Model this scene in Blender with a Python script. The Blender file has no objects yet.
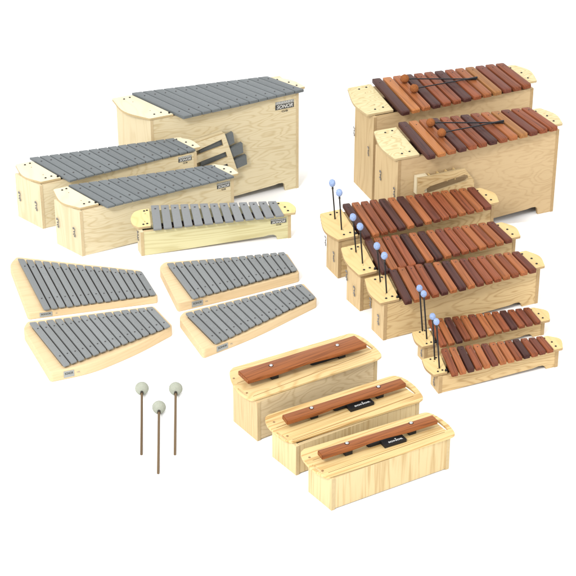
import bpy, bmesh, math, random
from mathutils import Vector, Matrix
random.seed(7)
scene = bpy.context.scene
COL = scene.collection
R = math.radians

# ------------------------------------------------------------------ camera
CAM_H = 3.2
PITCH = R(30.0)
FOV = R(18.0)
cd = bpy.data.cameras.new('camera')
cam = bpy.data.objects.new('camera', cd)
COL.objects.link(cam)
cam.location = (0, 0, CAM_H)
cam.rotation_euler = (math.pi/2 - PITCH, 0, 0)
cd.sensor_width = 36
cd.lens = 18/math.tan(FOV/2)
cd.clip_end = 200
cd.clip_start = 0.05
scene.camera = cam
FPX = 288/math.tan(FOV/2)

def ray(u, v):
    X = (u-288)/FPX; Y = (288-v)/FPX
    c, s = math.cos(PITCH), math.sin(PITCH)
    return Vector((X, c+Y*s, -s+Y*c))
def hit(u, v, z):                       # point of the horizontal plane at height z
    d = ray(u, v)
    return Vector((0, 0, CAM_H)) + d*((z-CAM_H)/d.z)
def hit_plane(u, v, p, n):
    d = ray(u, v); o = Vector((0, 0, CAM_H))
    return o + d*((p-o).dot(n)/d.dot(n))

# ------------------------------------------------------------------ materials
def new_mat(name):
    m = bpy.data.materials.new(name); m.use_nodes = True
    nt = m.node_tree
    return m, nt, nt.nodes['Principled BSDF']
def N(nt, t, **k):
    n = nt.nodes.new(t)
    for a, b in k.items(): setattr(n, a, b)
    return n
def math_node(nt, op, a, b=None):
    n = N(nt, 'ShaderNodeMath', operation=op)
    for i, x in enumerate((a, b)):
        if x is None: continue
        if isinstance(x, (int, float)): n.inputs[i].default_value = x
        else: nt.links.new(x, n.inputs[i])
    return n.outputs[0]
def coords(nt, scale):
    tc = N(nt, 'ShaderNodeTexCoord'); oi = N(nt, 'ShaderNodeObjectInfo')
    mul = math_node(nt, 'MULTIPLY', oi.outputs['Random'], 37.0)
    cb = N(nt, 'ShaderNodeCombineXYZ')
    for i in range(3): nt.links.new(mul, cb.inputs[i])
    ad = N(nt, 'ShaderNodeVectorMath', operation='ADD')
    nt.links.new(tc.outputs['Object'], ad.inputs[0]); nt.links.new(cb.outputs[0], ad.inputs[1])
    mp = N(nt, 'ShaderNodeVectorMath', operation='MULTIPLY')
    nt.links.new(ad.outputs[0], mp.inputs[0]); mp.inputs[1].default_value = scale
    return mp.outputs[0], oi, ad.outputs[0]
def wood(name, light, dark, axis='x', K=40, fig=(2.0, 9.0), line=0.55, fibre=0.25, rough=0.6, spec=0.10, hue=0.12, detail=1.5, patch=0.35):
    """wood with contour-like figure; axis = direction of the grain"""
    m, nt, b = new_mat(name)
    s = [fig[1]]*3; s['xyz'.index(axis)] = fig[0]
    v, oi, raw = coords(nt, s)
    n1 = N(nt, 'ShaderNodeTexNoise'); n1.inputs['Scale'].default_value = 1; n1.inputs['Detail'].default_value = detail
    n1.inputs['Roughness'].default_value = 0.35
    nt.links.new(v, n1.inputs['Vector'])
    k = math_node(nt, 'MULTIPLY', n1.outputs['Fac'], float(K))
    sn = math_node(nt, 'SINE', k)
    s01 = math_node(nt, 'MULTIPLY_ADD', sn, 0.5); s01.node.inputs[2].default_value = 0.5
    rings = math_node(nt, 'POWER', s01, 3.0)
    fs = [260.0]*3; fs['xyz'.index(axis)] = 9.0
    f = N(nt, 'ShaderNodeVectorMath', operation='MULTIPLY'); nt.links.new(raw, f.inputs[0]); f.inputs[1].default_value = fs
    n2 = N(nt, 'ShaderNodeTexNoise'); n2.inputs['Scale'].default_value = 1; n2.inputs['Detail'].default_value = 3
    nt.links.new(f.outputs[0], n2.inputs['Vector'])
    ps = [14.0]*3; ps['xyz'.index(axis)] = 4.0
    g = N(nt, 'ShaderNodeVectorMath', operation='MULTIPLY'); nt.links.new(raw, g.inputs[0]); g.inputs[1].default_value = ps
    n3 = N(nt, 'ShaderNodeTexNoise'); n3.inputs['Scale'].default_value = 1; n3.inputs['Detail'].default_value = 2
    nt.links.new(g.outputs[0], n3.inputs['Vector'])
    a = math_node(nt, 'MULTIPLY', rings, line)
    bb = math_node(nt, 'MULTIPLY', math_node(nt, 'SUBTRACT', n2.outputs['Fac'], 0.5), fibre*4)
    c = math_node(nt, 'MULTIPLY', math_node(nt, 'SUBTRACT', n3.outputs['Fac'], 0.5), patch*2)
    tot = math_node(nt, 'ADD', math_node(nt, 'ADD', a, bb), c)
    cl = N(nt, 'ShaderNodeClamp'); nt.links.new(tot, cl.inputs[0])
    mx = N(nt, 'ShaderNodeMix', data_type='RGBA')
    nt.links.new(cl.outputs[0], mx.inputs['Factor'])
    mx.inputs['A'].default_value = (*light, 1); mx.inputs['B'].default_value = (*dark, 1)
    hs = N(nt, 'ShaderNodeHueSaturation')
    val = math_node(nt, 'MULTIPLY_ADD', oi.outputs['Random'], hue*2); val.node.inputs[2].default_value = 1-hue
    nt.links.new(val, hs.inputs['Value']); nt.links.new(mx.outputs['Result'], hs.inputs['Color'])
    nt.links.new(hs.outputs[0], b.inputs['Base Color'])
    b.inputs['Roughness'].default_value = rough; b.inputs['Specular IOR Level'].default_value = spec
    bp = N(nt, 'ShaderNodeBump'); bp.inputs['Strength'].default_value = 0.12; bp.inputs['Distance'].default_value = 0.0006
    nt.links.new(n2.outputs['Fac'], bp.inputs['Height']); nt.links.new(bp.outputs[0], b.inputs['Normal'])
    return m
def plain(name, col, rough=0.5, spec=0.3, metal=0.0, var=0.06, scale=60, bump=0.0, hue=0.0):
    m, nt, b = new_mat(name)
    v, oi, raw = coords(nt, (scale,)*3)
    n = N(nt, 'ShaderNodeTexNoise'); n.inputs['Scale'].default_value = 1; n.inputs['Detail'].default_value = 3
    nt.links.new(v, n.inputs['Vector'])
    hs = N(nt, 'ShaderNodeHueSaturation'); hs.inputs['Color'].default_value = (*col, 1)
    a = math_node(nt, 'MULTIPLY_ADD', n.outputs['Fac'], var*4); a.node.inputs[2].default_value = 1-2*var
    if hue:
        r = math_node(nt, 'MULTIPLY_ADD', oi.outputs['Random'], hue*2); r.node.inputs[2].default_value = 1-hue
        a = math_node(nt, 'MULTIPLY', a, r)
    nt.links.new(a, hs.inputs['Value']); nt.links.new(hs.outputs[0], b.inputs['Base Color'])
    b.inputs['Roughness'].default_value = rough; b.inputs['Specular IOR Level'].default_value = spec; b.inputs['Metallic'].default_value = metal
    if bump:
        bp = N(nt, 'ShaderNodeBump'); bp.inputs['Strength'].default_value = bump; bp.inputs['Distance'].default_value = 0.002
        nt.links.new(n.outputs['Fac'], bp.inputs['Height']); nt.links.new(bp.outputs[0], b.inputs['Normal'])
    return m

MW = {
 'pale_front': wood('pale plywood grain along', (.61,.53,.355), (.42,.315,.155), 'x', K=75, fig=(4.5,20), line=.40, fibre=.24, hue=.03, detail=2.2),
 'pale_end': wood('pale plywood upright grain', (.58,.50,.335), (.46,.36,.20), 'z', K=60, fig=(1.2,16), line=.35, fibre=.14, hue=.03, patch=.2),
 'pale_plate': wood('pale plate plywood', (.64,.575,.415), (.55,.45,.28), 'y', K=40, fig=(3,12), line=.3, fibre=.08, hue=.03, patch=.15),
 'yellow_front': wood('yellowish plywood grain along', (.55,.51,.30), (.38,.32,.15), 'x', K=60, fig=(2,17), line=.45, fibre=.22, hue=.02),
 'yellow_plate': wood('yellow plate plywood', (.62,.52,.25), (.52,.39,.15), 'y', K=40, fig=(5,16), line=.35, fibre=.08, hue=.03, patch=.15),
 'tan_front': wood('tan birch plywood', (.485,.355,.20), (.34,.225,.11), 'x', K=56, fig=(7,20), line=.32, fibre=.24, hue=.03, detail=2.6, patch=.45),
 'tan_end': wood('tan birch upright grain', (.515,.385,.215), (.37,.25,.12), 'z', K=70, fig=(1.3,18), line=.42, fibre=.24, hue=.03, patch=.25),
 'tan_plate': wood('pale figured plate', (.60,.515,.30), (.43,.33,.16), 'x', K=75, fig=(9,18), line=.62, fibre=.08, hue=.03, patch=.15),
 'gold_front': wood('golden plywood grain along', (.53,.39,.205), (.32,.195,.075), 'x', K=85, fig=(4.5,18), line=.55, fibre=.28, hue=.04, detail=2.4, patch=.45),
 'gold_plate': wood('golden plate plywood', (.60,.445,.21), (.48,.32,.13), 'y', K=50, fig=(2.5,18), line=.35, fibre=.14, hue=.03, patch=.25),
 'pine_x': wood('pine grain along', (.575,.425,.20), (.31,.155,.038), 'x', K=70, fig=(.45,24), line=.58, fibre=.26, hue=.02, rough=.42, patch=.4),
 'pine_z': wood('pine upright grain', (.545,.43,.24), (.33,.20,.07), 'z', K=60, fig=(.7,22), line=.40, fibre=.26, hue=.02, rough=.5, patch=.45),
 'swirl_x': wood('swirling birch plywood', (.545,.44,.275), (.37,.27,.145), 'x', K=95, fig=(5,15), line=.50, fibre=.22, hue=.02, detail=2.4),
 'board': wood('pale beech board', (.585,.445,.265), (.475,.34,.18), 'x', K=60, fig=(1.5,22), line=.30, fibre=.16, hue=.02, patch=.2),
 'edge': plain('plywood edge', (.37,.255,.13), .7, .1, var=.08, scale=90),
 'edge_soft': plain('light plywood edge', (.50,.40,.245), .7, .1, var=.06, scale=90),
 'edge_pale': plain('pale plywood edge', (.44,.34,.19), .7, .1, var=.06, scale=90),
 'bar_dark': wood('dark rosewood', (.064,.024,.019), (.025,.010,.009), 'y', K=44, fig=(.8,40), line=.6, fibre=.42, rough=.38, spec=.10, hue=.16),
 'bar_red': wood('red rosewood', (.205,.060,.025), (.080,.022,.010), 'y', K=44, fig=(.8,40), line=.55, fibre=.40, rough=.38, spec=.10, hue=.16),
 'bar_orange': wood('orange rosewood', (.285,.098,.036), (.125,.040,.015), 'y', K=44, fig=(.8,40), line=.5, fibre=.38, rough=.38, spec=.10, hue=.12),
 'bar_bright': wood('bright orange rosewood', (.37,.145,.048), (.19,.066,.022), 'y', K=40, fig=(.8,40), line=.45, fibre=.3, rough=.38, spec=.10, hue=.06),
 'bar_tan': wood('tan rosewood', (.30,.135,.045), (.17,.068,.024), 'y', K=40, fig=(.8,40), line=.45, fibre=.3, rough=.4, spec=.10, hue=.06),
 'bar_maroon': wood('maroon rosewood', (.140,.042,.024), (.064,.019,.012), 'y', K=44, fig=(.8,40), line=.5, fibre=.40, rough=.38, spec=.10, hue=.12),
 'long_bar': wood('red brown tone bar wood', (.245,.080,.024), (.085,.024,.008), 'x', K=60, fig=(1.2,34), line=.5, fibre=.45, rough=.36, spec=.14, hue=.03),
 'steel': plain('satin grey metal bar', (.122,.135,.140), .40, .22, var=.07, scale=140, hue=.06),
 'steel_light': plain('light grey metal bar', (.180,.187,.189), .40, .22, var=.05, scale=140, hue=.05),
 'steel_speck': plain('speckled grey metal bar', (.168,.177,.178), .45, .22, var=.22, scale=460, hue=.06),
 'rubber': plain('black rubber', (.010,.010,.011), .5, .3),
 'hollow_shade': plain('painted dark shade', (.030,.023,.018), .9, .05),  # dark colour standing in for the shade below the bars
 'hollow_shade_red': plain('painted brown shade', (.045,.021,.013), .9, .05),  # red-brown shade between rosewood bars, put into the colour
 'chrome': plain('polished metal', (.50,.50,.50), .16, .5, metal=1.0, var=.02),
 'wire': plain('latch wire metal', (.22,.22,.23), .3, .5, metal=1.0, var=.02),
 'screw': plain('dark pin', (.025,.022,.022), .4, .4),
 'brass': plain('brown screw', (.22,.12,.05), .5, .4),
 'groove': plain('dark groove', (.22,.12,.045), .8, .1),
 'stick_black': plain('black mallet stick', (.012,.012,.014), .35, .3),
 'stick_brown': wood('brown mallet stick', (.125,.085,.048), (.065,.042,.024), 'z', K=10, fig=(2,60), line=.4, fibre=.3),
 'ferrule': plain('dark ferrule', (.03,.025,.02), .5, .3),
 'blue_wool': plain('light blue wound yarn', (.26,.345,.555), .9, .1, var=.42, scale=420, bump=1.0, hue=.05),
 'orange_wool': plain('orange brown wound yarn', (.26,.092,.030), .9, .1, var=.42, scale=380, bump=1.0),
 'grey_felt': plain('grey green felt', (.30,.315,.26), .95, .1, var=.08, scale=160, bump=.4),
 'label_dark': plain('dark label', (.055,.057,.055), .5, .3),
 'label_grey': plain('grey label', (.27,.28,.27), .5, .3),
 'ink_white': plain('white ink', (.55,.55,.53), .6, .2, var=0),
 'ink_dark': plain('dark ink', (.06,.06,.055), .6, .2, var=0),
 'white': plain('white studio surface', (.93,.93,.93), .9, .05, var=.004, scale=3),
}

# ------------------------------------------------------------------ object helpers
def link(name, me, mats, parent=None, loc=None, rot=None):
    for m in mats if isinstance(mats, (list, tuple)) else [mats]:
        me.materials.append(MW[m])
    o = bpy.data.objects.new(name, me); COL.objects.link(o)
    if parent: o.parent = parent
    if loc is not None: o.location = loc
    if rot is not None: o.rotation_euler = rot
    return o
def thing(name, label, cat, loc, rz=0, group=None):
    o = bpy.data.objects.new(name, None); COL.objects.link(o)
    o.empty_display_size = .05
    o.location = loc; o.rotation_euler = (0, 0, rz)
    o['label'] = label; o['category'] = cat
    if group: o['group'] = group
    return o
def finish(bm, name='mesh', smooth=False):
    bmesh.ops.recalc_face_normals(bm, faces=bm.faces)
    me = bpy.data.meshes.new(name); bm.to_mesh(me); bm.free()
    if smooth:
        for p in me.polygons: p.use_smooth = True
    return me
def smooth_by_angle(me, ang=40):
    bm = bmesh.new(); bm.from_mesh(me)
    for f in bm.faces: f.smooth = True
    for e in bm.edges:
        if len(e.link_faces) == 2 and e.calc_face_angle(0) > R(ang): e.smooth = False
    bm.to_mesh(me); bm.free()
    return me
def prism(bm, pts, off, side_mat=0, cap_mat=0, bevel=0):
    """extrude the closed 3-D polygon pts by vector off"""
    off = Vector(off)
    a = [bm.verts.new(p) for p in pts]; b = [bm.verts.new(Vector(p)+off) for p in pts]
    fs = []
    f = bm.faces.new(a); f.material_index = cap_mat; fs.append(f)
    f = bm.faces.new(b[::-1]); f.material_index = cap_mat; fs.append(f)
    n = len(a)
    for i in range(n):
        f = bm.faces.new((a[i], b[i], b[(i+1) % n], a[(i+1) % n])); f.material_index = side_mat; fs.append(f)
    return a+b
def bevel_all(bm, w, seg=2, ang=30):
    es = [e for e in bm.edges if len(e.link_faces) == 2 and e.calc_face_angle(0) > R(ang)]
    bmesh.ops.recalc_face_normals(bm, faces=bm.faces)
    bmesh.ops.bevel(bm, geom=es, offset=w, segments=seg, affect='EDGES', profile=.6, clamp_overlap=True)
def box_mesh(x0, x1, y0, y1, z0, z1, bev=0.001):
    bm = bmesh.new()
    prism(bm, [(x0,y0,z0),(x1,y0,z0),(x1,y1,z0),(x0,y1,z0)], (0,0,z1-z0))
    if bev: bevel_all(bm, bev)
    return finish(bm)
def cyl(bm, c, r, h, axis=(0,0,1), n=14, r2=None, mat=0, dome=False):
    axis = Vector(axis).normalized(); q = Vector((0,0,1)).rotation_difference(axis).to_matrix()
    c = Vector(c); prof = [(r, 0), (r if r2 is None else r2, h)]
    if dome: prof = [(r, 0), (r, h*.35), (r*.8, h*.75), (r*.45, h*.95)]
    rings = [[bm.verts.new(c+q@Vector((math.cos(2*math.pi*i/n)*a, math.sin(2*math.pi*i/n)*a, z))) for i in range(n)] for a, z in prof]
    fs = []
    for A, B in zip(rings, rings[1:]):
        for i in range(n): fs.append(bm.faces.new((A[i], A[(i+1) % n], B[(i+1) % n], B[i])))
    fs.append(bm.faces.new(rings[0][::-1])); fs.append(bm.faces.new(rings[-1]))
    for f in fs: f.material_index = mat
def tube_mesh(pts, r, n=8):
    bm = bmesh.new(); pts = [Vector(p) for p in pts]; prev = None
    for i, p in enumerate(pts):
        t = (pts[min(i+1, len(pts)-1)]-pts[max(i-1, 0)]).normalized()
        q = Vector((0,0,1)).rotation_difference(t).to_matrix()
        ring = [bm.verts.new(p+q@Vector((math.cos(2*math.pi*k/n)*r, math.sin(2*math.pi*k/n)*r, 0))) for k in range(n)]
        if prev:
            for k in range(n): bm.faces.new((prev[k], prev[(k+1) % n], ring[(k+1) % n], ring[k]))
        else: bm.faces.new(ring[::-1])
        prev = ring
    bm.faces.new(prev)
    return finish(bm, smooth=True)
def spline(pts, closed=False, n=8):
    """Catmull-Rom through pts"""
    P = [Vector(p) for p in pts]; out = []
    m = len(P)
    rng = range(m if closed else m-1)
    for i in rng:
        p1 = P[i]; p2 = P[(i+1) % m]
        p0 = P[i-1] if (closed or i > 0) else p1*2-p2
        p3 = P[(i+2) % m] if (closed or i+2 < m) else p2*2-p1
        for k in range(n):
            t = k/n
            out.append(.5*((2*p1)+(-p0+p2)*t+(2*p0-5*p1+4*p2-p3)*t*t+(-p0+3*p1-3*p2+p3)*t**3))
    if not closed: out.append(P[-1])
    return out
def round_poly(pts, r, n=5):
    """round the corners of a 2-D polygon"""
    out = []; m = len(pts)
    for i in range(m):
        p = Vector(pts[i][:2]); a = Vector(pts[i-1][:2])-p; b = Vector(pts[(i+1) % m][:2])-p
        rr = r[i] if isinstance(r, (list, tuple)) else r
        if rr <= 0: out.append(p); continue
        k = min(rr, a.length*.45, b.length*.45)
        s = p+a.normalized()*k; e = p+b.normalized()*k
        for j in range(n+1):
            t = j/n; out.append(s*(1-t)**2+p*2*t*(1-t)+e*t*t)
    return out
def flat_mesh(polys, th, bevel=0.0, mats_edge=True):
    """2-D outline with holes, thickness th, z from 0 to th; edge faces take slot 1"""
    cu = bpy.data.curves.new('outline', 'CURVE'); cu.dimensions = '2D'; cu.fill_mode = 'BOTH'
    for poly in polys:
        sp = cu.splines.new('POLY'); sp.points.add(len(poly)-1); sp.use_cyclic_u = True
        for i, p in enumerate(poly): sp.points[i].co = (p[0], p[1], 0, 1)
    cu.extrude = th/2-bevel; cu.bevel_depth = bevel; cu.bevel_resolution = 1
    if bevel: cu.offset = -bevel
    o = bpy.data.objects.new('outline', cu); COL.objects.link(o)
    dg = bpy.context.evaluated_depsgraph_get(); dg.update()
    me = bpy.data.meshes.new_from_object(o.evaluated_get(dg))
    bpy.data.objects.remove(o); bpy.data.curves.remove(cu)
    me.materials.clear()
    for v in me.vertices: v.co.z += th/2
    if mats_edge:
        for p in me.polygons:
            p.material_index = 0 if abs(p.normal.z) > .6 else 1
            p.use_smooth = False
    return me
def text_mesh(s, size, th=.0006, align='CENTER', shear=0.0, bold=0.0):
    cu = bpy.data.curves.new('text', 'FONT'); cu.body = s; cu.size = size; cu.extrude = th
    cu.align_x = align; cu.align_y = 'CENTER'; cu.shear = shear; cu.offset = bold
    o = bpy.data.objects.new('text', cu); COL.objects.link(o)
    dg = bpy.context.evaluated_depsgraph_get(); dg.update()
    me = bpy.data.meshes.new_from_object(o.evaluated_get(dg))
    bpy.data.objects.remove(o); bpy.data.curves.remove(cu); me.materials.clear()
    return me
def ellipsoid_mesh(rx, rz, seg=28, rings=18, noise=0.0):
    bm = bmesh.new(); bmesh.ops.create_uvsphere(bm, u_segments=seg, v_segments=rings, radius=1)
    for v in bm.verts:
        k = 1+noise*random.uniform(-1, 1)
        v.co = Vector((v.co.x*rx*k, v.co.y*rx*k, v.co.z*rz*k))
    return finish(bm, smooth=True)

# ------------------------------------------------------------------ common frame of an instrument
class Inst:
    def __init__(s, fit, k=1.0):
        x, y, yaw, L, WL, WR, a, H = fit
        s.k = k; s.z0 = CAM_H*(1-k)
        s.F = Vector((x*k, y*k, s.z0)); s.yaw = R(yaw)
        s.L, s.WL, s.WR, s.H = L*k, WL*k, WR*k, H*k
        a = R(a)
        s.LB = Vector((-math.sin(a)*s.WL, math.cos(a)*s.WL)); s.RB = Vector((s.L, s.WR))
        s.M = Matrix.Translation(s.F) @ Matrix.Rotation(s.yaw, 4, 'Z'); s.Mi = s.M.inverted()
    def top(s, u, v, dz=0.0):           # local point at height H+dz above its floor
        return s.Mi @ hit(u, v, s.z0+s.H+dz)
    def front(s, u, v, d=0.0):          # local point of the front face pushed out by d
        n = s.M.to_3x3() @ Vector((0, 1, 0))
        return s.Mi @ hit_plane(u, v, s.M @ Vector((0, -d, 0)), n)
    def left(s, u, v, d=0.0):
        dr = Vector((s.LB.x, s.LB.y, 0)).normalized(); nl = Vector((-dr.y, dr.x, 0))
        n = s.M.to_3x3() @ nl
        return s.Mi @ hit_plane(u, v, s.M @ (nl*d), n), nl

def body(I, root, mats, foot=0.012, foot_len=.055, legs=False, t=0.012, bottom=True):
    """four panels: left and right end, front between them, back"""
    fm, em, edge = mats
    H = I.H; F = Vector((0,0)); LB = I.LB; RR = Vector((I.L,0)); RB = I.RB
    ld = (LB-F).normalized()
    # end panels with a visible plywood edge towards the front
    for side in (0, 1):
        a, b = (F, LB) if side == 0 else (RR, RB)
        d = Vector((t, 0)) if side == 0 else Vector((-t, 0))
        bm = bmesh.new()
        prism(bm, [(a.x,a.y,0),((a+d).x,a.y,0),((b+d).x,b.y,0),(b.x,b.y,0)], (0,0,H-.0005))
        bevel_all(bm, .0012)
        for f in bm.faces:
            if f.calc_center_median().y < .0006: f.material_index = 1
        link('end_panel', finish(bm), [em, edge], root)
    # front panel, its lower edge cut away towards the right-hand foot
    x0 = t; x1 = I.L-t
    fx = x1-foot_len
    if legs:
        out = [(x0, H-.0005), (x0, .004), (x1, .004), (x1, H-.0005)]
    else:
        out = [(x0, H-.0005), (x0, 0.0005)]
        zt = foot
        out += [(x0+(fx-.05-x0)*i/6, zt*(i/6)**1.0) for i in range(1, 7)]
        out += [(fx-.030, zt+.004), (fx-.014, zt+.003), (fx-.004, zt-.004), (fx, 0.0005), (x1, .0005), (x1, H-.0005)]
    me = flat_mesh([out], t)
    o = link('front_panel', me, [fm, edge], root, (0, t+.0015, 0), (math.pi/2, 0, 0))
    # flat_mesh lies in xy; after the turn its y is up. bake the turn so that the grain follows the part
    me.transform(Matrix.Rotation(math.pi/2, 4, 'X')); o.rotation_euler = (0, 0, 0)
    # back panel
    bm = bmesh.new()
    l = LB+Vector((t, -.0015)); r = RB+Vector((-t, -.0015))
    prism(bm, [(l.x,l.y,foot*.6),(r.x,r.y,foot*.6),(r.x,r.y-t,foot*.6),(l.x,l.y-t,foot*.6)], (0,0,H-.001-foot*.6))
    link('back_panel', finish(bm), [fm], root)

def arc_plate(I, root, P, inner, th, mat, edge, name='end_plate'):
    """P: outer outline local points from front to back; inner: two points front, back"""
    arc = spline([Vector((p.x, p.y)) for p in P], n=6)
    out = [Vector((inner[0].x, inner[0].y))] + arc + [Vector((inner[1].x, inner[1].y))]
    rad = [0.002, .010] + [0]*(len(arc)-2) + [.010, .002]
    out = round_poly(out, rad, 4)
    me = flat_mesh([out], th, bevel=.0012)
    return link(name, me, [mat, edge], root, (0, 0, I.H+.0008))

def plug(parent, x, y, z, r, mat='rubber', name='rubber_plug', h=.0035):
    bm = bmesh.new(); cyl(bm, (0,0,0), r, h, dome=True)
    return link(name, finish(bm, smooth=True), mat, parent, (x, y, z))

def bar_mesh(c, fl, fr, br, bl, th, cham, pins, pin_r, rounded=.004, nick=False):
    """a tone bar with chamfered top edges, softened ends, slightly bowed top; pins share the mesh"""
    bm = bmesh.new(); rings = []
    ts = [0, .012, .035, .12, .3, .5, .7, .88, .965, .988, 1]
    L = ((bl+br)/2-(fl+fr)/2).length
    for t in ts:
        a = fl.lerp(bl, t); b = fr.lerp(br, t); w = (b-a); wl = w.length; w = w.normalized()
        e = min(t, 1-t)*L
        k = max(0, 1-e/max(rounded, .0005)); ins = rounded*.55*k*k
        zt = th-(cham*.9*k*k); c1 = cham*(1+.6*k)
        prof = [(ins, .0006+k*.001), (ins, zt-c1*.75), (ins+c1*.35, zt-c1*.22), (ins+c1*1.2, zt), (wl-ins-c1*1.2, zt), (wl-ins-c1*.35, zt-c1*.22), (wl-ins, zt-c1*.75), (wl-ins, .0006+k*.001)]
        rings.append([bm.verts.new(a+w*p[0]+Vector((0,0,p[1]))-c) for p in prof])
    for A, B in zip(rings, rings[1:]):
        for i in range(8): bm.faces.new((A[i], A[(i+1) % 8], B[(i+1) % 8], B[i]))
    bm.faces.new(rings[0][::-1]); bm.faces.new(rings[-1])
    bmesh.ops.recalc_face_normals(bm, faces=bm.faces)
    for t in pins:
        p = (fl.lerp(bl, t)+fr.lerp(br, t))/2-c
        cyl(bm, (p.x, p.y, th-.001), pin_r, .0022, mat=1, n=10)
    me = bpy.data.meshes.new('bar'); bm.to_mesh(me); bm.free()
    return smooth_by_angle(me, 35)

def bars(I, root, px, dz, th, n, mats, gap, pins, pin_r, cham, rounded, name='tone_bar', pinmat='screw', jit=.0012):
    bl, fl, br, fr = [I.top(u, v, dz) for u, v in px]
    for p in (bl, fl, br, fr): p.z = I.H+dz-th
    for i in range(n):
        g = gap*.5
        a, b = (i+g)/n, (i+1-g)/n
        A, B = fl.lerp(fr, a), fl.lerp(fr, b); C, D = bl.lerp(br, b), bl.lerp(br, a)
        d = (D-A).normalized(); j1 = random.uniform(-jit, jit); j2 = random.uniform(-jit, jit)
        A = A+d*j1; B = B+d*j1; C = C+d*j2; D = D+d*j2
        c = (A+B+C+D)/4
        me = bar_mesh(c, A, B, C, D, th, cham, pins, pin_r, rounded)
        ar = math.atan2(-d.x, d.y)
        me.transform(Matrix.Rotation(-ar, 4, 'Z'))
        o = link(name, me, [mats[i % len(mats)], pinmat], root, c, (0, 0, ar))
    return bl, fl, br, fr

def latch(parent, p, nl, tang, up=.5):
    """bent wire toggle latch screwed to the end panel"""
    s = .0135
    bm = bmesh.new()
    q = Matrix((tang, Vector((0,0,1)), nl)).transposed()
    def W(x, z, o): return q @ Vector((x, z, o))
    pts = [(-.30,.95,.1),(-.30,1.35,.35),(.25,1.5,.45),(.55,.9,.4),(.5,0,.5),(.55,-.8,.4),(.3,-1.4,.3),(-.2,-1.2,.15)]
    P = spline([W(a*s, b*s, c*s) for a, b, c in pts], n=4)
    me = tube_mesh(P, .0015, 6)
    bm.from_mesh(me); bpy.data.meshes.remove(me)
    for z in (-.85, .85):
        cyl(bm, W(-.45*s, z*s, 0), .0026, .0025, axis=nl, n=10)
    cyl(bm, W(-.3*s, 0, 0), .0022, .003, axis=nl, n=10)
    return link('latch', finish(bm, smooth=True), 'wire', parent, p)

def name_label(I, root, q, lower='SONOR', upper='PRIMARY', tail='GB', d=.0012, style='primary'):
    """printed maker's label on the front face; q = (u0, v0top, v0bottom, u1, v1top, v1bottom)"""
    a = I.front(q[0], q[1]); b = I.front(q[0], q[2]); c = I.front(q[3], q[4])
    w = c.x-a.x; h = abs(a.z-b.z); cx = (a.x+c.x)/2; cz = (a.z+b.z)/2
    rt = Matrix.Rotation(math.pi/2, 4, 'X')
    me = box_mesh(-w/2, w/2, -.0004, .0, -h*.5, h*.12, 0)
    base = link('label', me, 'label_dark', root, (cx, .0012, cz))
    me = box_mesh(-w/2, w/2, -.0004, .0, h*.14, h*.5, 0)
    link('label_band', me, 'label_grey', base, (0, 0, 0))
    def tx(s, size, z, mat, sh=0, bold=0, width=None):
        m = text_mesh(s, size, .0003, shear=sh, bold=bold); xs = [v.co.x for v in m.vertices]
        if width: m.transform(Matrix.Diagonal((width/(max(xs)-min(xs)), 1, 1, 1)))
        m.transform(rt); link('lettering', m, mat, base, (0, -.0008, z))
    tx(lower, h*.62, -h*.19, 'ink_white', .25, h*.012, w*.86)
    tx(upper, h*.36, h*.31, 'ink_white', 0, 0, w*.86)
    tx(tail, h*.34, -h*.78, 'ink_dark', 0, 0, w*.34)
    return base

def plate_local(I, px, dz):
    return [I.top(u, v, dz) for u, v in px]

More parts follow.
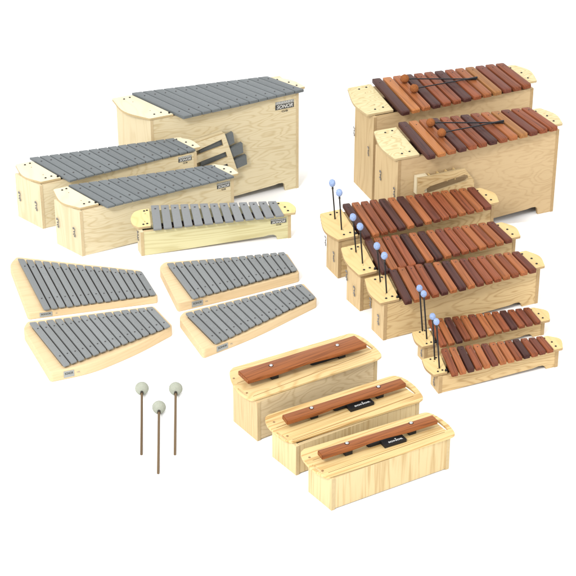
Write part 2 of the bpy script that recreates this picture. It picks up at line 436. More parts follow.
def box_instrument(name, label, cat, group, fit, lcap, rcap, barpx, n, barmats, mats, dz, bar_th, gap, pins, pin_r, cham, rounded,
                   plate_mats, latches=(), k=1.0, foot=.012, foot_len=.055, hollow_shade='hollow_shade', label_px=None, plate_th=.0095, plug_r=.0042, pinmat='screw', knob=True):
    I = Inst(fit, k)
    root = thing(name, label, cat, I.F, I.yaw, group)
    body(I, root, mats, foot, foot_len)
    bl, fl, br, fr = bars(I, root, barpx, dz, bar_th, n, barmats, gap, pins, pin_r, cham, rounded, pinmat=pinmat)
    # dark board paints the shade under the bars; two rails carry them
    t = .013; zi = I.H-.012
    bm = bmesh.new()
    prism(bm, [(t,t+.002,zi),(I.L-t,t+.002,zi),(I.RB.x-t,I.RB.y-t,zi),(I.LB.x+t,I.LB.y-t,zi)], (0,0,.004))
    link('inner_shade_board', finish(bm), hollow_shade, root)
    for f in (.2, .8):
        q0 = Vector((0,0)).lerp(I.LB, .12+.76*f); q1 = Vector((I.L,0)).lerp(I.RB, .12+.76*f)
        d = (q1-q0).normalized()
        def cut(a, b):                   # where the rail line meets the outer edge of the first or last bar
            e = (b-a).xy; den = d.x*e.y-d.y*e.x
            return q0+d*(((a.xy-q0).x*e.y-(a.xy-q0).y*e.x)/den)
        p0 = cut(fl, bl); p1 = cut(fr, br); p0 = Vector((*p0, 0)); p1 = Vector((*p1, 0)); d = Vector((*d, 0))
        nn = Vector((-d.y, d.x, 0))*.004
        zt = I.H+dz-bar_th-.0006; zb = I.H-.0075
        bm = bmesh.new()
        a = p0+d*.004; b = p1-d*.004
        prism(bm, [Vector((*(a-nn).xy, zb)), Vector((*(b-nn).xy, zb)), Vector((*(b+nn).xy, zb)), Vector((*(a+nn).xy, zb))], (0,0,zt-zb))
        link('rail', finish(bm), hollow_shade, root)  # rails share the painted shade colour
    # ledge that closes the box towards the back under the bars
    A0 = I.top(*lcap[0])
    ya = min(bl.y, I.top(*lcap[0]).y)-.009; yb = min(br.y, I.top(*rcap[0]).y)-.007
    if ya > I.LB.y+.004:
        bm = bmesh.new()
        yb = max(yb, I.RB.y+.003)
        x0, x1 = max(.004, A0.x+.030), I.L-.004
        prism(bm, [(x0, I.LB.y-.0010, I.H-.030), (x1, I.RB.y-.0010, I.H-.030), (x1, yb, I.H-.030), (x0, ya, I.H-.030)], (0, 0, .0285))
        link('back_ledge', finish(bm), [mats[0]], root)
    # end plates
    pz = plate_th
    lp = plate_local(I, lcap, pz); A, B = lp[0], lp[-1]
    def edge_x(y, p, q): return p.x+(q.x-p.x)*(y-p.y)/(q.y-p.y)
    ci = Vector((edge_x(B.y, fl, bl)-.004, B.y)); di = Vector((edge_x(A.y, fl, bl)-.004, A.y))
    pl = arc_plate(I, root, lp[::-1], (ci, di), pz, *plate_mats)
    def quadpt(u, v):                    # u outer->inner, v front->back
        return B.xy.lerp(ci, u).lerp(A.xy.lerp(di, u), v)
    for u, v in ((.40,.88),(.72,.90),(.40,.12),(.72,.14)):
        p = quadpt(u, v); plug(pl, p.x, p.y, pz-.0005, plug_r)
    for u, v in ((.52,.72),(.50,.28)):
        p = quadpt(u, v); plug(pl, p.x, p.y, pz-.0005, plug_r*.55, 'brass', 'screw', .0015)
    if knob:
        p = quadpt(.93, .06); bm = bmesh.new(); cyl(bm, (0,0,0), .0045, .007, r2=.0035)
        link('cord_knob', finish(bm, smooth=True), 'rubber', pl, (p.x, p.y, pz-.0005))
    rp = plate_local(I, rcap, pz); A2, B2 = rp[0], rp[-1]
    ci2 = Vector((edge_x(B2.y, fr, br)-.012, B2.y)); di2 = Vector((edge_x(A2.y, fr, br)-.012, A2.y))
    pr = arc_plate(I, root, rp, (di2, ci2), pz, *plate_mats)
    for q in ((.45,.86),(.72,.52),(.66,.20)):
        p = ci2.lerp(B2.xy, q[0]).lerp(di2.lerp(A2.xy, q[0]), q[1])
        plug(pr, p.x, p.y, pz-.0005, plug_r)
    ends = [o for o in root.children if o.name.startswith('end_panel')]
    for u, v in latches:
        p, nl = I.left(u, v, 0.0)
        tang = Vector((I.LB.x, I.LB.y, 0)).normalized()
        latch(ends[0], p, nl, -tang)
    if label_px: name_label(I, root, *label_px)
    return I, root

# ------------------------------------------------------------------ fits (front-left foot x, y, yaw, length, depth left/right, end skew, height)
FIT = {
'M1':(-0.5033,6.0644,25.350,0.6024,0.1927,0.1706,19.42,0.4050),
'M2':(-0.9140,5.9828,26.725,0.6330,0.1453,0.1497,18.97,0.1809),
'M3':(-0.7461,5.7709,27.188,0.6121,0.1405,0.1054,19.23,0.1836),
'M4':(-0.5317,5.7732,14.393,0.5606,0.0482,0.0498,4.34,0.0982),
'X1':(0.3217,6.2117,23.347,0.6860,0.1744,0.1761,-1.65,0.3503),
'X2':(0.3944,5.8633,23.173,0.6646,0.1521,0.1531,6.40,0.3418),
'X3':(0.1769,5.6090,25.550,0.6366,0.0949,0.0989,-1.18,0.1509),
'X4':(0.2472,5.3814,25.110,0.6149,0.0923,0.0958,3.03,0.1406),
'X5':(0.3185,5.1891,24.373,0.6011,0.0831,0.0865,1.32,0.1376),
'X6':(0.4459,5.0525,22.723,0.4509,0.0468,0.0486,-0.64,0.0562),
'X7':(0.4804,4.8656,21.873,0.4333,0.0616,0.0634,-2.38,0.0640),
'D1':(-0.0936,4.5998,34.680,0.4576,0.1340,0.1358,0.17,0.1411),
'D2':(0.0241,4.4217,32.146,0.4481,0.1207,0.1282,4.28,0.1054),
'D3':(0.1260,4.2480,30.300,0.4130,0.1141,0.1180,5.21,0.1126),
'G1':(-0.8899,5.3153,15.506,0.4452,0.3512,0.1961,0.96,0.0273),
'G2':(-0.7709,4.9414,36.891,0.4800,0.2895,0.1245,-13.50,0.0390),
'G3':(-0.3840,5.3847,26.658,0.4773,0.2620,0.1214,-10.93,0.0359),
'G4':(-0.2820,5.0796,41.869,0.5185,0.2242,0.0804,-19.60,0.0340),
}
KSTEP = 1.025                      # the boxes at the back stand on a lower step behind the front stage
ZSTEP = CAM_H*(1-KSTEP)
KBASS = 1.087                       # the grey bass stands one step lower, behind the stage
ZLOW = CAM_H*(1-KBASS)

# ------------------------------------------------------------------ grey metallophones
MM = ('pale_front', 'pale_end', 'edge_soft'); MP = ('pale_plate', 'edge_pale')
GM = 'grey metal barred instruments on pale boxes'
I1, bass = box_instrument('bass_metallophone', 'very large grey metallophone on a tall pale box, spare bars in its front rack', 'metallophone', GM,
    FIT['M1'], [(111.5,98.5),(124,111.5),(149.5,118.8)], [(279,77.5),(294,80.8),(305.4,86.8)],
    [(131,92.5),(183.3,116.5),(267.3,75.8),(304.3,89)], 13, ['steel'], MM, .0165, .0135, .10, (.17,.84), .0030, .0012, .002, MP,
    k=KBASS, foot=.036, foot_len=.050, label_px=((275.4,102.6,110.6,294,100,107.6), 'SONOR', 'PRIMARY', 'GB'))
box_instrument('metallophone', 'medium grey metallophone at the far left, its pale box half hidden behind its twin', 'metallophone', GM,
    FIT['M2'], [(15,164.5),(23,176),(40.8,182)], [(177,137.5),(191,140),(200.8,146.8)],
    [(28.8,157.5),(68.8,180.5),(173.8,137.8),(196,149)], 15, ['steel'], MM, .0135, .0095, .13, (.22,.80), .0034, .0012, .002, MP,
    latches=((20.2,196),(36.7,205.8)), k=KSTEP, foot=.012, label_px=((178.4,157.6,162.9,191.7,155.2,160.6), 'SONOR', 'PRIMARY', 'GB'))
box_instrument('metallophone', 'medium grey metallophone on a pale box directly behind the small narrow metallophone', 'metallophone', GM,
    FIT['M3'], [(53,189.5),(61,202),(80,208)], [(215,164.3),(229.5,166.8),(238.8,173.3)],
    [(67.8,184.8),(106.9,206.5),(212,164.5),(234.6,175.8)], 15, ['steel'], MM, .0135, .0095, .13, (.22,.80), .0034, .0012, .002, MP,
    latches=((58.3,222.4),(74.7,231.8)), k=KSTEP, foot=.012, label_px=((217,183.8,189.4,230,181.2,187), 'SONOR', 'PRIMARY', 'GB'))
box_instrument('soprano_metallophone', 'small narrow metallophone with gapped light grey bars on a low yellowish box', 'metallophone', GM,
    FIT['M4'], [(141,209.6),(134,212.4),(130.6,218.6),(132.6,224.4),(138.2,227.4)], [(281,201.8),(289,202.4),(295.6,207.4),(295.4,212.6)],
    [(149.9,205.3),(152.5,229.3),(276.8,200.8),(285.2,215.2)], 13, ['steel_light'], ('yellow_front','pale_end','edge_pale'), .0150, .008, .20, (.84,), .0036, .001, .001, ('yellow_plate','edge_pale'),
    latches=((138.8,235.5),), foot=.019, foot_len=.040, label_px=((270.8,219.6,224.4,286.4,218,222.6), 'SONOR', 'PRIMARY', 'GB'), knob=False)

# rack with three spare bars on the bass
def prism_obj(name, pts, off, mat, root, bev=.001):
    c = sum((Vector(p) for p in pts), Vector())/len(pts)
    bm = bmesh.new(); prism(bm, [Vector(p)-c for p in pts], off)
    if bev: bevel_all(bm, bev)
    return link(name, finish(bm), mat, root, c)
D = .042
def fp(I, u, v, d): p = I.front(u, v, d); return (p.x, p.z)
holes = [[(196.0,151.3),(221.7,139.4),(223.4,145.6),(196.5,155.8)], [(196.5,163.3),(225.8,151.7),(227.6,157.2),(197.0,169.8)], [(200.0,173.8),(227.4,163.6),(229.7,169.8),(201.0,181.8)]]
outer = [(186,146.5),(224.6,133.2),(238.6,174),(198,192)]
me = flat_mesh([round_poly([fp(I1, u, v, D) for u, v in outer], .003, 3)] + [[fp(I1, u, v, D) for u, v in h] for h in holes], .009)
me.transform(Matrix.Rotation(math.pi/2, 4, 'X'))
rack = link('bar_rack', me, ['pale_front', 'edge_pale'], bass, (0, -D+.009, 0))
top = [I1.front(u, v, D-.01) for u, v in ((193.5,144),(224.3,133.8),(224.6,134.9),(194,145.4))]
bm = bmesh.new(); prism(bm, [Vector((p.x, -D+.010, p.z)) for p in top], (0, D-.012, 0))
link('rack_top', finish(bm), 'pale_front', rack, (0, D-.009, 0))
bk = [I1.front(u, v, D-.01) for u, v in ((201.5,188.5),(238,173.2),(238.3,174),(201.5,190))]
bm = bmesh.new(); prism(bm, [Vector((p.x, -D+.010, p.z)) for p in bk], (0, D-.012, 0))
link('rack_floor', finish(bm), 'pale_front', rack, (0, D-.009, 0))
spare = [((200,150.5),(233.0,132.6),(234.6,142.6),(201,160.3),'topmost of the three'),
         ((201,162),(242.5,143.2),(243.4,152.6),(202,170.5),'middle one of the three'),
         ((203,174),(246.4,155.2),(247.2,164.2),(204,183),'lowest of the three')]
for a, b, c, d, lab in spare:
    P = [I1.front(u, v, D-.013) for u, v in (a, b, c, d)]
    y0 = -D+.013
    W = [I1.M @ Vector((p.x, y0, p.z)) for p in P]
    cc = sum(W, Vector())/4
    o = thing('spare_bar', 'grey spare bar in the front rack of the tall metallophone, '+lab, 'metal bar', cc, I1.yaw, 'spare bars in the rack')
    loc = [Matrix.Rotation(-I1.yaw, 3, 'Z') @ (w-cc) for w in W]
    bm = bmesh.new(); prism(bm, loc, (0, .018, 0)); bevel_all(bm, .0015)
    me = finish(bm)
    COL.objects.unlink(o); bpy.data.objects.remove(o)
    o = link('spare_bar', me, 'steel', None, cc, (0, 0, I1.yaw))
    o['label'] = 'grey spare bar in the front rack of the tall metallophone, '+lab; o['category'] = 'metal bar'; o['group'] = 'spare bars in the rack'

# ------------------------------------------------------------------ wooden xylophones
D_, R_, O_, B_, T_, M_ = 'bar_dark', 'bar_red', 'bar_orange', 'bar_bright', 'bar_tan', 'bar_maroon'
bass_seq = [D_, B_, O_, D_, R_, R_, D_, R_, O_, T_, M_, R_, R_]
alto_seq = [D_, O_, R_, R_, D_, O_, D_, O_, M_, R_, R_, O_, R_, O_, M_]
sop_seq = [R_, O_, D_, R_, O_, M_, O_, O_, R_, D_, R_, M_, R_]
GX = 'rosewood barred xylophones on wooden boxes'
XT = ('tan_front', 'tan_end', 'edge'); XG = ('gold_front', 'tan_end', 'edge')
J1, _ = box_instrument('bass_xylophone', 'tall box xylophone with rosewood bars, rearmost, behind the one with a front tray', 'xylophone', GX,
    FIT['X1'], [(347.3,88),(353.4,103.5),(367,114.8)], [(514,64.8),(530,70.5),(537.3,80.6)],
    [(370.5,78.4),(401,112.8),(504,62),(533,84)], 13, bass_seq, XT, .027, .0165, .20, (.86,), .0022, .0028, .008, ('tan_plate','edge_pale'),
    latches=((354.8,131),(369,151)), k=KSTEP, foot=.03, hollow_shade='hollow_shade_red', knob=False)
J2, x2 = box_instrument('bass_xylophone', 'tall box xylophone with rosewood bars and a small wooden tray on its front', 'xylophone', GX,
    FIT['X2'], [(373.6,131.3),(380.2,147),(394.6,159.2)], [(540,108),(556,114.5),(563,123.5)],
    [(396.6,121.9),(426.7,156.6),(529.7,106.3),(559.5,126.3)], 13, bass_seq, XT, .027, .0165, .20, (.86,), .0022, .0028, .008, ('tan_plate','edge_pale'),
    latches=((381,175),(394.8,192)), k=KSTEP, foot=.032, hollow_shade='hollow_shade_red', knob=False)
J3, _ = box_instrument('alto_xylophone', 'medium rosewood xylophone right before the tall boxes, rearmost of three alike', 'xylophone', GX,
    FIT['X3'], [(319.6,213.8),(324.3,230.5),(338,240)], [(480,187.8),(494.5,193.2),(499.2,202)],
    [(341.3,203.6),(363,237),(474.4,186),(493,205.6)], 15, alto_seq, XG, .024, .015, .20, (.88,), .0020, .0025, .006, ('gold_plate','edge'),
    latches=((326.3,240.6),(334.4,256.4)), foot=.012, hollow_shade='hollow_shade_red')
J4, _ = box_instrument('alto_xylophone', 'medium rosewood xylophone between its two twins, the middle one of the three', 'xylophone', GX,
    FIT['X4'], [(340.7,248),(345.6,261.8),(358.7,275.2)], [(501.5,222.2),(515.5,227.2),(520.9,236.2)],
    [(363.3,238.8),(381,272),(494,220.6),(514,239)], 15, alto_seq, XG, .024, .015, .20, (.88,), .0020, .0025, .006, ('gold_plate','edge'),
    latches=((347.4,275),(354.9,290.8)), foot=.012, hollow_shade='hollow_shade_red')
J5, _ = box_instrument('alto_xylophone', 'medium rosewood xylophone with its whole front visible, nearest of the three', 'xylophone', GX,
    FIT['X5'], [(364.5,278.8),(369,293),(380.2,303.5)], [(526,250.6),(540,256.4),(545.2,266)],
    [(386.9,267.8),(404.3,302),(519,250.3),(538,268.8)], 15, alto_seq, XG, .024, .015, .20, (.88,), .0020, .0025, .006, ('gold_plate','edge'),
    latches=((371.2,302.6),(379,319.4)), foot=.018, foot_len=.05, hollow_shade='hollow_shade_red')
J6, _ = box_instrument('soprano_xylophone', 'small low rosewood xylophone partly hidden behind its nearer twin', 'xylophone', GX,
    FIT['X6'], [(412,332.2),(415,341),(422,347)], [(533.5,307.4),(547.5,311),(550.2,319.8)],
    [(427,319.4),(440,345.5),(529.8,306.7),(542,321)], 13, sop_seq, XG, .021, .012, .19, (.86,), .0018, .0020, .005, ('gold_plate','edge'),
    latches=((422.2,351),), foot=.012, foot_len=.03, hollow_shade='hollow_shade_red', plug_r=.0034)
J7, _ = box_instrument('soprano_xylophone', 'small low rosewood xylophone, the frontmost of all at the right edge', 'xylophone', GX,
    FIT['X7'], [(421.8,359.3),(425.4,368),(433.5,375)], [(547.4,335.8),(560.5,339),(563.1,348)],
    [(440,348.3),(451.4,374.7),(543,335.5),(555,349.2)], 13, sop_seq, XG, .021, .012, .19, (.86,), .0018, .0020, .005, ('gold_plate','edge'),
    latches=((434.8,380),), foot=.014, foot_len=.03, hollow_shade='hollow_shade_red', plug_r=.0034)

# tray on the front of the second tall xylophone
DT = .030
trayo = [(417.8,178.2),(428.5,176.6),(464.5,168.2),(474,180),(474,196),(417.8,206)]
slot = [(424,190.5),(430,186.3),(464,174.7),(467.5,175.1),(468.4,178.3),(466,181),(434,192),(426,194)]
me = flat_mesh([[fp(J2, u, v, DT) for u, v in trayo], [fp(J2, u, v, DT) for u, v in slot]], .008)
me.transform(Matrix.Rotation(math.pi/2, 4, 'X'))
tray = link('front_tray', me, ['gold_front', 'edge_pale'], x2, (0, -DT+.008, 0))
p0 = J2.front(417.8,178.2,DT); p1 = J2.front(428.5,176.6,DT)
bm = bmesh.new(); prism(bm, [(p0.x, -DT+.0085, p0.z-.001), (p1.x, -DT+.0085, p0.z-.001), (p1.x, -.0005, p0.z-.001), (p0.x, -.0005, p0.z-.001)], (0, 0, -.07)); bevel_all(bm, .001)
link('tray_end', finish(bm), 'pale_plate', tray, (0, DT-.008, 0))
for f in (.0, .27, .52, .76):
    q = J2.front(431+f*33, 176.0-f*7.6, DT)
    bm = bmesh.new(); prism(bm, [(q.x, -DT+.0085, q.z-.003), (q.x+.005, -DT+.0085, q.z-.003), (q.x+.005, -.0005, q.z-.003), (q.x, -.0005, q.z-.003)], (0, 0, -.04))
    link('divider', finish(bm), 'gold_plate', tray, (0, DT-.008, 0))
qa = J2.front(429,180,DT); qb = J2.front(466,172,DT)
bm = bmesh.new(); prism(bm, [(qa.x, -DT+.0085, qa.z-.020), (qb.x, -DT+.0085, qb.z-.016), (qb.x, -DT+.0085, qb.z-.020), (qa.x, -DT+.0085, qa.z-.024)], (0, DT-.0095, 0))
link('tray_floor', finish(bm), 'tan_front', tray, (0, DT-.008, 0))

# ------------------------------------------------------------------ contrabass bars
def contrabass(fit, label, plate_px, bar_px, bolts, pads, damper, mats, bardz, barth):
    I = Inst(fit)
    root = thing('contrabass_bar', label, 'bar instrument', I.F, I.yaw, 'single bar instruments on wooden boxes')
    body(I, root, mats[:3], 0, 0, legs=True, t=.012)
    for x, y in ((.012,.010),(I.L-.012,.010),(I.LB.x+.012,I.LB.y-.010),(I.RB.x-.012,I.RB.y-.010)):
        bm = bmesh.new(); cyl(bm, (0,0,0), .006, .004, r2=.0075); link('rubber_foot', finish(bm, smooth=True), 'label_grey', root, (x, y, 0))
    th = .0075
    fl, la, bl, br, ra, fr = plate_px
    P = lambda q: I.top(q[0], q[1], th).xy
    left = spline([P(q) for q in fl+la+bl], n=5); right = spline([P(q) for q in br+ra+fr], n=5)
    outline = left+right
    cfl, cbl = P(fl[0]), P(bl[0]); cbr, cfr = P(br[0]), P(fr[0])
    # hand slots beyond the ends of the box
    def hole(c, d, ln, w):
        d = d.normalized(); n = Vector((-d.y, d.x)); pts = []
        for i in range(20):
            a = 2*math.pi*i/20; x, y = math.cos(a), math.sin(a)
            x = math.copysign(abs(x)**.6, x); y = math.copysign(abs(y)**.8, y)
            pts.append(c+d*(x*ln/2)+n*(y*w/2))
        return pts
    mr = (I.RB+Vector((I.L, 0)))/2
    hr = hole(Vector((I.L+.0085, mr.y)), I.RB-Vector((I.L, 0)), .058, .010)
    ml = I.LB/2
    nl = Vector((-I.LB.y, I.LB.x)).normalized()
    hl = hole(ml+nl*.008, I.LB, .05, .009)
    # a long opening below the bar
    me = flat_mesh([outline, hr, hl], th, bevel=.0010)
    plate = link('top_plate', me, [mats[3], mats[3]], root, (0, 0, I.H+.0008))
    for gy in (.20, .86):
        a = Vector((0, 0)).lerp(I.LB, gy)+Vector((.004, 0)); b = Vector((I.L, 0)).lerp(I.RB, gy)-Vector((.004, 0))
        bm = bmesh.new(); prism(bm, [(a.x, a.y, th), (b.x, b.y, th), (b.x, b.y+.0016, th), (a.x, a.y+.0016, th)], (0, 0, .0004))
        link('groove', finish(bm), 'groove', plate)
    zt = I.H+th
    # bar
    c4 = [I.top(u, v, bardz) for u, v in bar_px]
    for p in c4: p.z = I.H+bardz-barth
    b_l, f_l, b_r, f_r = c4
    ctr = (b_l+f_l+b_r+f_r)/4
    bm = bmesh.new(); rings = []
    n = 16
    for i in range(n+1):
        t = i/n; a = f_l.lerp(f_r, t); b = b_l.lerp(b_r, t); w = (b-a); wl = w.length; w.normalize()
        under = .35*barth*max(0, 1-((t-.5)/.22)**2)
        z1 = barth
        c = .0028
        prof = [(0, under), (0, z1-c), (c*.3, z1-c*.3), (c, z1), (wl-c, z1), (wl-c*.3, z1-c*.3), (wl, z1-c), (wl, under)]
        rings.append([bm.verts.new(a+w*x+Vector((0, 0, z))-ctr) for x, z in prof])
    for A, B in zip(rings, rings[1:]):
        for i in range(8): bm.faces.new((A[i], A[(i+1) % 8], B[(i+1) % 8], B[i]))
    bm.faces.new(rings[0][::-1]); bm.faces.new(rings[-1])
    bmesh.ops.recalc_face_normals(bm, faces=bm.faces)
    es = [e for e in bm.edges if len(e.link_faces) == 2 and e.calc_face_angle(0) > R(50)]
    bmesh.ops.bevel(bm, geom=es, offset=.0018, segments=2, affect='EDGES', clamp_overlap=True)
    me = bpy.data.meshes.new('bar'); bm.to_mesh(me); bm.free(); smooth_by_angle(me, 35)
    bar = link('tone_bar', me, 'long_bar', root, ctr)
    ang = math.atan2((f_r-f_l).y, (f_r-f_l).x)
    for u, v in bolts:
        p = I.top(u, v, bardz)-ctr
        bm = bmesh.new(); cyl(bm, (0,0,0), .0060, .0052, dome=True, n=18); bo = link('bolt', finish(bm, smooth=True), 'chrome', bar, (p.x, p.y, barth/1-.0008))
        bm = bmesh.new(); cyl(bm, (0,0,0), .0075, .0014, n=18); link('washer', finish(bm), 'rubber', bo, (0, 0, -.0006))
        q = p+ctr
        bm = bmesh.new(); prism(bm, [(-.012,-.0,0),(.012,-.0,0),(.012,.024,0),(-.012,.024,0)], (0,0,bardz-barth-th-.001)); bevel_all(bm, .002)
        s = I.top(*pads[bolts.index((u, v))], th+.006)
        link('rubber_block', finish(bm), 'rubber', root, (s.x, s.y-.002, zt), (0, 0, ang))
    # damper: round-nosed arm and a square logo pad
    a0, a1, l0, l1 = [I.top(u, v, th+.008) for u, v in damper]
    w = .020
    bm = bmesh.new(); d = (a1-a0); L = d.length
    pts = [Vector((L*1.02, 0)), Vector((L*1.02, w)), Vector((.004, w)), Vector((-.002, w*.6)), Vector((-.001, .003)), Vector((.006, 0))]
    prism(bm, [(p.x, p.y, 0) for p in pts], (0, 0, .010)); bevel_all(bm, .002)
    link('damper_arm', finish(bm), 'rubber', root, (a0.x, a0.y-.002, zt), (0, 0, ang))
    L2 = (l1-l0).length
    bm = bmesh.new(); prism(bm, [(0,0,0),(L2,0,0),(L2,w+.016,0),(0,w+.016,0)], (0, 0, .011)); bevel_all(bm, .0015)
    pad = link('damper_pad', finish(bm), 'rubber', root, (l0.x, l0.y-.003, zt), (0, 0, ang))
    tm = text_mesh('SONOR', .0085, .0003, bold=.0002)
    xs = [v.co.x for v in tm.vertices]; tm.transform(Matrix.Diagonal((L2*.66/(max(xs)-min(xs)), 1, 1, 1)))
    link('lettering', tm, 'ink_white', pad, (L2*.55, .0085, .0115))
    bm = bmesh.new(); st = []
    for i in range(10):
        r = .0034 if i % 2 == 0 else .0016
        st.append((math.cos(math.pi*i/5+.3)*r, math.sin(math.pi*i/5+.3)*r, 0))
    prism(bm, st, (0, 0, .0006)); link('emblem', finish(bm), 'ink_white', pad, (L2*.60, .0165, .0112))
    return I, root, plate, P

def pegs(I, plate, px):
    for u, v in px:
        p = I.top(u, v, .0075)
        bm = bmesh.new(); cyl(bm, (0,0,0), .0038, .0006, n=16); link('peg_hole', finish(bm), 'brass', plate, (p.x, p.y, .0074))

MW['plate_x'] = wood('plate plywood grain along', (.58,.43,.215), (.40,.245,.09), 'x', K=90, fig=(3.0,11), line=.5, fibre=.16, hue=.02, detail=2.2)
C1, _, pl1, _ = contrabass(FIT['D1'], 'single bar instrument with the widest red brown bar, rearmost and largest of the three',
    ([(256,398.9),(251,399.4)], [(244,396.2),(236.5,390),(231,380)], [(229.6,372),(233,367.6)],
     [(349,333.4),(355,334)], [(364,338.2),(373,345.2)], [(380,352.4),(381.4,356),(378,358.8)]),
    [(237.9,370.7),(248.2,380.3),(354.5,335.2),(367,344.3)], [(271,365.6),(337.3,345.3)], [(275,377.2),(342,356.4)],
    [(312,363.6),(326,359.4),(324,359.6),(337,354.8)], ('swirl_x','tan_end','edge_pale','plate_x'), .043, .0150)
pegs(C1, pl1, [(233.8,378.6),(246.9,393.2)])
C2, _, pl2, _ = contrabass(FIT['D2'], 'single bar instrument with a narrow red brown bar, the middle one of the three',
    ([(296,441),(291,441.6)], [(283,439),(273.5,432),(267,425)], [(265.2,418),(268.5,414.6)],
     [(389,376.6),(395,375.8)], [(404.5,378.6),(414.5,385.6)], [(421,393.4),(423,398),(420,400.8)]),
    [(282,414.7),(287.2,421.3),(400.4,378),(406.3,383.4)], [(311.5,408),(378.4,386.7)], [(314.5,416.8),(380,396.4)],
    [(335,409.2),(351,405.4),(350.3,409.9),(374.4,403.2)], ('pine_z','pine_z','edge_pale','pine_x'), .040, .0150)
pegs(C2, pl2, [(274,422.3),(287.4,436.3)])
C3, _, pl3, _ = contrabass(FIT['D3'], 'single bar instrument with a narrow bar, frontmost, its whole box visible',
    ([(331.8,475.6),(327,476.8)], [(318.5,473.4),(309.5,467),(303,459.5)], [(300.8,452.8),(304,449)],
     [(421,413.6),(427.5,412.6)], [(437,416.2),(447,423.2)], [(453,429.8),(454.8,434.2),(451.5,436.6)]),
    [(317.3,450.3),(322.2,456),(432.5,414.8),(438,420)], [(347,443.3),(411,423)], [(348.6,453.4),(412.4,432.8)],
    [(368.6,445.4),(384.5,441.4),(384.5,446),(406.2,439.4)], ('pine_z','pine_z','edge_pale','pine_x'), .040, .0150)
pegs(C3, pl3, [(309.5,457.6),(322.6,471)])

# ------------------------------------------------------------------ flat glockenspiels
def glock(fit, label, outline, bar_px, lab_px, mid=None):
    I = Inst(fit)
    root = thing('glockenspiel', label, 'glockenspiel', I.F, I.yaw, 'flat grey glockenspiels on pale boards')
    P = [I.top(u, v).xy for u, v in outline]          # F, left..., back-left, back-right, R, (front mids)
    r = [.016]+[0]*(len(P)-1)
    nleft = next(i for i, q in enumerate(outline) if q == 'x') if 'x' in outline else None
    rad = [.012, .030, .012, .012] + [.15]*(len(P)-4)
    rad[0] = .012 if len(P) < 6 else .014
    rad[4] = .012
    rp = round_poly(P, rad, 8)
    me = flat_mesh([rp], I.H, bevel=.003)
    board = link('board', me, ['board', 'board'], root, (0, 0, 0))
    dz, th = .013, .0065
    bl, fl, br, fr = bars(I, root, bar_px, dz, th, 15, ['steel_speck'], .19, (.20, .84), .0026, .0010, .004, jit=.0015)
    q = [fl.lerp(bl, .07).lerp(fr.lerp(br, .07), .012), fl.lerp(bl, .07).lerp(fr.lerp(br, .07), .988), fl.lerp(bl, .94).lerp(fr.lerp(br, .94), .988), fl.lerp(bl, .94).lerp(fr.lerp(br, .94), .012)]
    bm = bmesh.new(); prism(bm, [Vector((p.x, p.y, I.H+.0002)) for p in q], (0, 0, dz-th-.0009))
    link('gap_shade_sheet', finish(bm), 'hollow_shade', root)  # dark sheet added as painted shadow in the gaps between bars
    # label on the front edge: follow the segment of outline below it
    u0, vt, vb, u1, vt1, vb1 = lab_px
    n0 = len(P)
    segs = [(rp[i-1], rp[i]) for i in range(len(rp))]
    def onface(u, v):
        best = None
        for a, b in segs:
            d = (b-a)
            if d.length < .012: continue
            nrm = I.M.to_3x3() @ Vector((d.y, -d.x, 0)).normalized()
            w = hit_plane(u, v, I.M @ Vector((a.x, a.y, 0)), nrm); q = I.Mi @ w
            t = (q.xy-a).dot(d)/d.length_squared
            if -.1 <= t <= 1.1 and -.01 < q.z < I.H+.01:
                cam_d = (w-cam.location).length
                if best is None or cam_d < best[0]: best = (cam_d, q, d.normalized())
        return best
    A = onface(u0, (vt+vb)/2); B = onface(u1, (vt1+vb1)/2)
    if A and B:
        a, b = A[1], B[1]; d = b-a; d.z = 0; L = d.length; c = (a+b)/2; h = I.H*.60
        rz = math.atan2(d.y, d.x)
        if d.x < 0: rz += math.pi
        nrm = Vector((math.sin(rz), -math.cos(rz), 0))
        me = box_mesh(-L/2, L/2, -.0008, .0004, -h/2, h/2, 0)
        lb = link('label', me, 'label_grey', root, (c.x+nrm.x*.0006, c.y+nrm.y*.0006, I.H*.5), (0, 0, rz))
        rt = Matrix.Rotation(math.pi/2, 4, 'X')
        tm = text_mesh('SONOR', h*.5, .0002, bold=.0002); xs = [v.co.x for v in tm.vertices]
        tm.transform(Matrix.Diagonal((L*.8/(max(xs)-min(xs)), 1, 1, 1))); tm.transform(rt)
        link('lettering', tm, 'label_dark', lb, (0, -.0011, h*.10))
        tm = text_mesh('NG', h*.3, .0002); tm.transform(rt)
        link('lettering', tm, 'label_grey', lb, (L*.5+.014, -.0006, 0))
    return I
glock(FIT['G1'], 'flat grey glockenspiel whose bars slope down rightward, at the left edge below box metallophones',
    [(27.4,313.2),(9.2,264.5),(16.6,256.6),(140.6,270.0),(158.2,296.4)], [(16.8,258.2),(43.3,309.3),(142.6,271.2),(156.8,293.6)], (39.8,314.6,319.4,52.5,313.4,317.9))
glock(FIT['G2'], 'flat grey glockenspiel on a pale board, right above the grey felt mallets',
    [(49.5,372.5),(22.8,328.5),(27.4,321.2),(153.6,305.6),(172.6,325.6),(138,344.5),(92,363.8)], [(28.4,322.6),(63.2,366.2),(153,306.2),(171,325.2)], (63.6,370,376.6,74,367.6,374.6))
glock(FIT['G3'], 'flat grey glockenspiel on a pale board, directly below the small narrow metallophone',
    [(177.3,303.4),(159.0,266.8),(164.6,261.8),(287.4,253.2),(299.8,273.0),(240,288.8)], [(165.9,263),(192.2,298.4),(284.8,251.6),(298.2,269.2)], (191.9,304,309,202.8,301.2,306.6))
